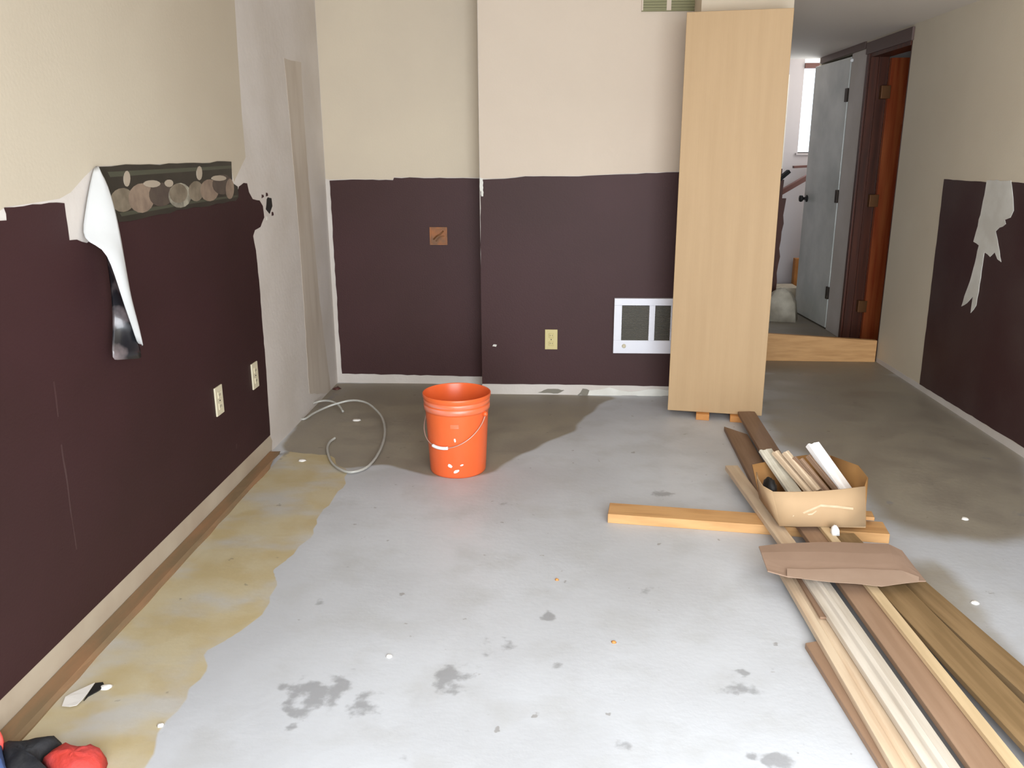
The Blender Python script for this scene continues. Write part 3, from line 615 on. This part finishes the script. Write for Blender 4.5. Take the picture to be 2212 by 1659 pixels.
# ---------------------------------------------------------------- peeling vinyl on the left wall
def rows_of(key, n=7, bow=.012):
    out = []
    for a, b in DATA[key]:
        r = []
        for i in range(n):
            t = i/(n-1)
            r.append((a[0]+(b[0]-a[0])*t+bow*math.sin(t*math.pi), a[1]+(b[1]-a[1])*t, a[2]+(b[2]-a[2])*t))
        out.append(r)
    return out
pe = thing('peeling_wallpaper', (XL+.01, 2.5, 1.36), 'long flap of white-backed wallpaper peeling and hanging down the left wall', 'wallpaper')
adopt(pe, loft('white_backing', rows_of('peel_white'), M['vinyl'], thick=.0015, sub=1),
      loft('dark_face', rows_of('peel_dark', bow=.006), M['vinyl_dark'], thick=.0015, sub=1))

# weathered wooden strip along the left wall
bm = bmesh.new(); rnd = random.Random(4)
ys = [-.35+.1*i for i in range(42)]
A = []
for i, y in enumerate(ys):
    w = .064+rnd.uniform(-.003,.003)-(.02 if y > 3.6 else 0)
    A.append([bm.verts.new((XL+.003, y, .0)), bm.verts.new((XL+.003, y, .012)), bm.verts.new((XL+.055, y, .013+rnd.uniform(-.001,.001))), bm.verts.new((XL+w+.004, y, .006)), bm.verts.new((XL+w+.004, y, 0))])
for a, b in zip(A, A[1:]):
    for k in range(4): bm.faces.new((a[k], a[k+1], b[k+1], b[k]))
    bm.faces.new((a[4], a[0], b[0], b[4]))
bm.faces.new(A[0]); bm.faces.new(A[-1])
tag(finish(bm, 'wooden_strip', M['weath']), 'weathered brown wooden strip on the floor along the left wall', 'wood strip')

# ---------------------------------------------------------------- tall cabinet on blocks
cab = thing('tall_cabinet', (.626, 4.44, 0), 'tall plain tan cabinet standing on wood blocks beside the hallway', 'cabinet')
cang = math.atan2(-.09, .499)
W, DP, H0, H1 = .500, .34, .035, 2.066
pc = [box('front_panel', (0, W, 0, .018, H0, H1), M['tan'], bevel=.002),
      box('side_panel', (0, .016, .018, DP, H0, H1), M['tan_edge']),
      box('side_panel', (W-.016, W, .018, DP, H0, H1), M['tan_edge']),
      box('top_panel', (.016, W-.016, .018, DP, H1-.018, H1), M['tan_edge']),
      box('bottom_panel', (.016, W-.016, .018, DP, H0, H0+.018), M['tan_edge']),
      box('back_panel', (.016, W-.016, DP-.01, DP, H0+.018, H1-.018), M['tan_edge'])]
for o in pc: o.parent = cab
cab.rotation_euler = (0, 0, cang)
for i, (x, lab) in enumerate(((.155, 'orange wood block under the tall cabinet, left one'), (.335, 'orange wood block under the tall cabinet, right one'))):
    w = .07 if i == 0 else .11
    o = box('wood_block', (0, w, 0, .16, 0, .034), M['block'], bevel=.002)
    c, s = math.cos(cang), math.sin(cang)
    o.location = (.626+x*c-(-.035)*s, 4.44+x*s+(-.035)*c, 0); o.rotation_euler = (0, 0, cang)
    tag(o, lab, 'wood block', 'blocks under the cabinet')

# board on edge across the hallway
bm = bmesh.new()
vs = [bm.verts.new(p) for p in [(1.12,5.76,0),(2.222,5.745,0),(2.222,5.745,.152),(1.12,5.76,.215),(1.12,5.79,0),(2.222,5.785,0),(2.222,5.785,.152),(1.12,5.79,.215)]]
for f in ((0,1,2,3),(5,4,7,6),(4,0,3,7),(1,5,6,2),(3,2,6,7),(4,5,1,0)): bm.faces.new([vs[i] for i in f])
tag(finish(bm, 'wide_board', M['pine'], bevel=.002), 'wide tan board standing on edge across the hallway entrance', 'board')

# ---------------------------------------------------------------- clutter at the far end of the hallway
o = plank('handrail', (1.98, 7.95, .985), (2.50, 8.12, 1.265), .035, .045, M['rail']); tag(o, 'dark red-brown sloping handrail below the far window', 'handrail')
o = plank('wooden_rail', (2.22, 8.22, 1.265), (2.9, 8.22, 1.30), .05, .022, M['rail']); tag(o, 'short dark rail just under the far window sill', 'rail')
pb = thing('broken_boards', (1.90, 7.55, 0), 'dark ragged boards standing upright just past the tall cabinet', 'boards')
for k, (x, y, w, h, lean) in enumerate(((.02,.0,.05,1.18,.02),(.055,.05,.05,1.02,.03),(.00,.09,.06,1.27,.05))):
    bmk = bmesh.new(); rr = random.Random(k+30); segs = 14
    prev = None
    for i in range(segs+1):
        z = h*i/segs; a = x-w/2+rr.uniform(-.006,.006)+lean*i/segs; b = x+w/2+rr.uniform(-.008,.008)+lean*i/segs
        q = [bmk.verts.new((a,y,z)), bmk.verts.new((b,y,z)), bmk.verts.new((b,y+.02,z)), bmk.verts.new((a,y+.02,z))]
        if prev:
            for j in range(4): bmk.faces.new((prev[j], prev[(j+1)%4], q[(j+1)%4], q[j]))
        else: bmk.faces.new(q)
        prev = q
    bmk.faces.new(prev); finish(bmk, 'board', M['darkwood'], pb)
plank('broken_tip', (.0, .0, 1.14), (.12, .02, 1.24), .05, .03, M['black'], pb)
o = dome('white_sack', [(1.82,7.2),(2.06,7.15),(2.12,7.30),(2.05,7.46),(1.92,7.48),(1.82,7.36)], 0, .27, M['sack'], seed=6, amp=.01, step=.05); tag(o, 'slumped white sack on the hallway floor by the grey-white door', 'sack')
o = box('wood_offcut', (2.31, 2.37, 8.2, 8.28, 0, .42), M['block'], bevel=.003); tag(o, 'upright tan wood offcut against the far wall', 'wood offcut')
o = box('storage_box', (2.02, 2.30, 7.95, 8.2, 0, .18), M['sack'], bevel=.01); tag(o, 'low pale box on the floor below the far window', 'box')

# ---------------------------------------------------------------- orange bucket
bk = thing('bucket', (-.44, 3.593, 0), 'orange plastic bucket with wire handle standing on the concrete', 'bucket')
outer = [(.1235,.0),(.1265,.004),(.128,.012),(.1425,.292),(.1430,.296),(.1475,.297),(.1485,.300),(.1488,.322),(.1480,.325),(.1488,.328),(.1490,.346),(.1515,.350),(.1535,.356),(.1540,.364),(.1535,.369),(.1515,.3705)]
inner = [(.1497,.3695),(.1483,.365),(.1385,.28),(.1245,.008),(.0,.006)]
lathe('pail', [(0.0,.0)]+outer+inner, M['orange'], bk, seg=96, cap=False)
lathe('rim_band', [(.1484,.3000),(.1492,.3005),(.1495,.3215),(.1487,.322)], M['orange_pink'], bk, seg=96, cap=False)
lathe('rim_band', [(.1487,.3285),(.1495,.329),(.1497,.345),(.1489,.3455)], M['orange_pink'], bk, seg=96, cap=False)
# bail: hangs down on the front, lowest point towards the left
az = math.radians(-90-27)
e1 = Vector((math.cos(az+math.pi/2), math.sin(az+math.pi/2), 0)); e2 = Vector((math.cos(az), math.sin(az), 0))
pts = []
for i in range(25):
    t = math.pi*i/24
    r2 = .142+.008*(1-math.sin(t))
    pts.append(tuple(e1*.153*math.cos(t)+e2*r2*math.sin(t)+Vector((0,0,.288-.142*math.sin(t)**.8))))
h = tube('wire_handle', pts, .0022, M['wire'], bk, seg=8, smooth_pts=2)
gp = []
for i in range(9):
    t = math.pi*(.5+(-.085+.17*i/8)); r2 = .142+.008*(1-math.sin(t))
    gp.append(tuple(e1*.153*math.cos(t)+e2*(r2+.002)*math.sin(t)+Vector((0,0,.288-.142*math.sin(t)**.8))))
tube('handle_grip', gp, .0075, M['whitep'], h, seg=12, smooth_pts=2)
for s in (1, -1):
    c = e1*s*.150+Vector((0,0,.288))
    bm = bmesh.new(); bmesh.ops.create_uvsphere(bm, u_segments=14, v_segments=8, radius=.012)
    for v in bm.verts: v.co = Vector((v.co.x, v.co.y, v.co.z))+c
    finish(bm, 'handle_lug', M['orange'], bk, smooth=True)
def splash(az_deg, z, w, hh, tilt, seed):
    rr = random.Random(seed); bm = bmesh.new(); a0 = math.radians(-90+az_deg)
    R0 = .128+(.1415-.128)*(z/.262)
    ring = []
    for k in range(16):
        a = 2*math.pi*k/16; q = 1+rr.uniform(-.12,.12)
        u = math.cos(a)*w*q; v = math.sin(a)*hh*q
        u, v = u*math.cos(tilt)-v*math.sin(tilt), u*math.sin(tilt)+v*math.cos(tilt)
        rad = .128+(.1415-.128)*((z+v)/.262)+.0012
        ring.append(bm.verts.new((rad*math.cos(a0+u/R0), rad*math.sin(a0+u/R0), z+v)))
    c = bm.verts.new(((R0+.0025)*math.cos(a0), (R0+.0025)*math.sin(a0), z))
    for k in range(16): bm.faces.new((ring[k], ring[(k+1)%16], c))
    finish(bm, 'paint_splash', M['splash'], bk)
splash(-9, .062, .011, .008, -.6, 1); splash(3, .036, .013, .007, .5, 2); splash(14, .066, .008, .004, .3, 3); splash(2, .185, .004, .010, .1, 4)
bm = bmesh.new()
a0 = math.radians(-90); w_ = []
for i in range(9):
    a = a0-.10+.26*i/8
    w_.append([bm.verts.new((.1420*math.cos(a), .1420*math.sin(a), .240)), bm.verts.new((.1426*math.cos(a), .1426*math.sin(a), .258))])
for a, b in zip(w_, w_[1:]): bm.faces.new((a[0], b[0], b[1], a[1]))
finish(bm, 'scuff_mark', M['orange_pink'], bk)

# clear hose coil
o = tube('clear_hose', DATA['tube'], .0062, M['hose'], seg=10, smooth_pts=6); tag(o, 'loose coil of clear plastic tubing on the floor left of the bucket', 'hose')

# ---------------------------------------------------------------- lumber pile
def wood(name, a, b, w, th, m, label, cat='board', group='boards of the lumber pile', **k):
    return tag(plank(name, a, b, w, th, m, **k), label, cat, group)
ZT = .0385
wood('short_stud', (.222, 3.088, 0), (1.255, 2.952, 0), .112, .038, M['pine'], 'short pine stud lying crosswise under the long boards', 'stud')
wood('support_block', (.88, 1.05, 0), (1.26, 1.05, 0), .09, .038, M['pine'], 'pine support under the near ends of the long boards', 'stud')
wood('long_board', (1.036, 4.36, ZT), (.985, 2.96, ZT), .092, .019, M['brown2'], 'brown board reaching from the cardboard box up to the tall cabinet', skew=.02)
wood('long_board', (.957, 2.95, ZT), (1.014, .9, ZT), .086, .019, M['brown'], 'smooth brown board between the whitish moulding and the narrow blond strip', skew=.02)
wood('long_board', (.937, 4.14, .0), (.905, 3.18, .0), .098, .022, M['brown2'], 'brown board behind the cardboard box, left of the longest board', skew=-.12)
wood('dark_offcut', (.885, 3.77, .0), (.925, 3.17, .0), .05, .012, M['darkwood'], 'dark narrow offcut lying behind the cardboard box') if False else None
mould = [(-.5,0),(.5,0),(.5,.55),(.36,.62),(.22,.62),(.16,1),(-.02,1),(-.08,.7),(-.30,.62),(-.5,.5)]
wood('moulding_board', (.792, 3.53, ZT), (.850, 2.62, ZT), .056, .022, M['light'], 'narrow light wood strip sticking out left of the cardboard box')
wood('moulding_board', (.858, 2.60, ZT), (.916, .9, ZT), .078, .034, M['trim'], 'whitish grooved moulding board in front of the cardboard sheet', profile=mould, bevel=.001)
wood('light_board', (.804, 2.62, .0185), (.835, 1.12, .0185), .072, .019, M['light'], 'light wood board left of the whitish grooved moulding', profile=[(-.5,0),(.5,0),(.5,1),(.12,1),(.06,.82),(-.02,.82),(-.08,.95),(-.5,.9)], bevel=.001)
wood('short_offcut', (.822, 2.60, .038), (.826, 2.29, .038), .030, .008, M['brown2'], 'short brown offcut lying on the light board')
wood('edge_board', (.780, 2.205, 0), (.848, 1.12, 0), .078, .018, M['brown'], 'brown board on the floor at the left edge of the pile', skew=.02)
wood('narrow_strip', (.998, 2.92, ZT+.0195), (1.070, .9, ZT+.0195), .032, .016, M['light2'], 'narrow blond strip lying between the two wide brown boards')
wood('wide_board', (1.054, 2.86, ZT), (1.238, .9, ZT), .100, .018, M['oak'], 'olive-brown board right of the narrow blond strip')
wood('wide_board', (1.163, 2.78, .0), (1.438, .9, .0), .085, .030, M['oak'], 'olive-brown board at the right edge of the pile', bevel=.002)
wood('small_block', (1.10, 3.02, ZT+.019), (1.22, 3.0, ZT+.019), .06, .014, M['pine'], 'small yellow-brown wood block at the right of the box', 'wood block')

# cardboard box
cb = thing('cardboard_box', (.98, 3.03, .06), 'open cardboard box full of moulding offcuts on the lumber pile', 'box')
ZB = .0755
def wall_strip(name, path, m, tops, base=ZB, parent=cb):
    rows = [[(x, y, base) for x, y in path['b']], [((x+X)/2+dx*.5, (y+Y)/2, base+(t-base)*.5) for (x, y), (X, Y), t, dx in zip(path['b'], path['t'], tops, path.get('d', [0]*9))], [(X, Y, t) for (X, Y), t in zip(path['t'], tops)]]
    return loft(name, rows, m, thick=.0045, smooth=True)
front = wall_strip('front_wall', {'b': [(.838,2.872),(.90,2.868),(.98,2.872),(1.06,2.874),(1.148,2.878)], 't': [(.800,2.878),(.88,2.884),(.97,2.892),(1.06,2.906),(1.150,2.930)]}, M['card'], (.208,.206,.207,.211,.214))
left = wall_strip('left_wall', {'b': [(.838,2.872),(.832,2.96),(.826,3.05),(.822,3.13)], 't': [(.800,2.878),(.782,2.95),(.778,3.02),(.784,3.06)]}, M['card'], (.208,.200,.205,.212))
right = wall_strip('right_wall', {'b': [(1.148,2.878),(1.152,2.97),(1.150,3.08),(1.11,3.18)], 't': [(1.150,2.930),(1.195,3.03),(1.205,3.16),(1.130,3.265)]}, M['card_in'], (.214,.208,.208,.210))
back = wall_strip('back_wall', {'b': [(1.11,3.18),(1.02,3.19),(.93,3.19),(.822,3.13)], 't': [(1.130,3.265),(1.03,3.262),(.93,3.25),(.80,3.20)]}, M['card_in'], (.210,.212,.20,.19))
bot = box('bottom_panel', (.835, 1.148, 2.876, 3.16, ZB-.003, ZB+.002), M['card'])
def onf(x, t, off=.004):
    yb = 2.874; yt = 2.892+(x-.97)*.14
    return (x, yb+(yt-yb)*t-off, ZB+(.208-ZB)*t)
def tape(pts, w):
    rows = []
    for x, t in pts: rows.append([onf(x, t-w/2), onf(x, t+w/2)])
    o = loft('tape_strip', rows, M['tape'], thick=.0008, smooth=False); return o
adopt(cb, front, left, right, back, bot, tape([(.88,.22),(.92,.40),(.98,.60),(1.04,.56),(1.10,.50)], .06), tape([(.88,.30),(.95,.36),(.965,.45)], .04))
# its contents
colm = {'grey': M['sack'], 'beige': M['light'], 'pale': M['light'], 'brown': M['brown2'], 'greybrown': M['brown'], 'white': M['splash'], 'brown2': M['brown2']}
labs = {'brown2': 'dark brown narrow offcut just left of the bright white offcut in the box', 'grey': 'greyish wide moulding offcut at the left of the box', 'beige': 'beige moulding offcut second from the left in the box', 'pale': 'pale moulding offcut in the middle of the box', 'brown': 'dark brown narrow offcut in the box', 'greybrown': 'grey-brown offcut in the box next to the white one', 'white': 'bright white grooved offcut sticking out of the box'}
mp = [(-.5,0),(.5,0),(.5,1),(.30,1),(.22,.7),(.02,.7),(-.06,1),(-.5,1)]
for (c, w, a, b), dz in zip(DATA['moulds'], (0, .013, .026, .012, 0, .012, 0)):
    w = w*.9; a = (a[0], a[1], a[2]+dz); b = (b[0], b[1], b[2]+dz)
    d = (Vector(b)-Vector(a)).normalized()
    o = wood('moulding_offcut', a, tuple(Vector(b)+d*.03), w, .0125 if c != 'white' else .02, colm[c], labs[c], 'offcut', 'offcuts in the cardboard box', profile=mp, bevel=0)
# dark scrap in the box
o = dome('dark_rag', [(.815,3.02),(.85,3.0),(.865,3.04),(.85,3.09),(.82,3.10)], .13, .06, M['black'], seed=3, amp=.006); tag(o, 'small dark wad at the back left of the cardboard box', 'rag')
o = dome('foam_crumb', [(1.005,2.80),(1.03,2.80),(1.034,2.825),(1.02,2.845),(1.004,2.83)], .0735, .032, M['whitep'], seed=5, amp=.003); tag(o, 'small white foam crumb in front of the cardboard box', 'crumb')
# cardboard sheet
ks = loft('cardboard_sheet', DATA['sheet'], M['card2'], thick=.004, smooth=False)
adopt_simple = loft('torn_ply', [[p for p in r] for r in DATA['ply']], M['ply'], ks, thick=.001, smooth=False)
tag(ks, 'flat torn brown cardboard sheet across the lumber pile', 'cardboard')

# ---------------------------------------------------------------- things on the floor
bg = thing('fabric_bag', (-1.2, 1.55, 0), 'crumpled black and red fabric bag at the near left corner', 'bag')
adopt(bg, dome('black_fabric', DATA['black_cloth'], .002, .055, M['blackc'], seed=2, amp=.003),
      dome('red_fabric', DATA['red_cloth'], .002, .055, M['redc'], seed=3, amp=.003),
      dome('blue_fabric', DATA['blue_cloth'], .002, .07, M['bluec'], seed=4, amp=.002),
      dome('pink_fabric', DATA['pink_cloth'], .002, .07, M['pinkc'], seed=5, amp=.002))
pp = thing('paper_scrap', (-1.26, 1.87, 0), 'folded white paper scrap by the wooden strip near the left', 'paper')
adopt(pp, sheet('white_side', DATA['scrap'], lambda u, v, k: (u, v, (.004+.012*max(0, u+1.28)/.06)+(.001 if k else 0)), M['paper']),
      sheet('dark_side', DATA['scrap_dark'], on_floor(.001, .004), M['black']))
names = [('elongated white plaster chip on the floor inside the hose coil'),('pale plaster chip on the floor left of the hose coil'),('tiny white plaster chip alone in the middle foreground'),
         ('white plaster chip on the floor between the box and the right wall'),('white curved plaster chip right of the lumber pile'),('tiny white chip near the bottom left by the fabric bag'),('small white chip beside the folded paper scrap'),
         ('tiny orange-brown chip in the centre foreground'),('tiny tan chip in front of the short stud end')]
for k, ((x, y, w), lb) in enumerate(zip(DATA['chips'], names)):
    ww = abs(w)
    pts = [(x+ww*.5*math.cos(a)*(1+.2*math.sin(3*a+k)), y+ww*.5*math.sin(a)*(.9+.2*math.cos(2*a+k))) for a in [i*math.pi/5 for i in range(10)]]
    o = dome('plaster_chip' if w > 0 else 'wood_chip', pts, 0, .006, M['paper'] if w > 0 else M['block'], rings=3, seed=k, amp=.0008, step=.05)
    tag(o, lb, 'chip', 'chips on the concrete floor')
o = dome('dark_debris', [(-1.375,4.90),(-1.34,4.88),(-1.32,4.92),(-1.35,4.96)], 0, .012, M['rail'], rings=3, seed=8, amp=.002); tag(o, 'small dark debris wedge in the far left corner', 'debris')
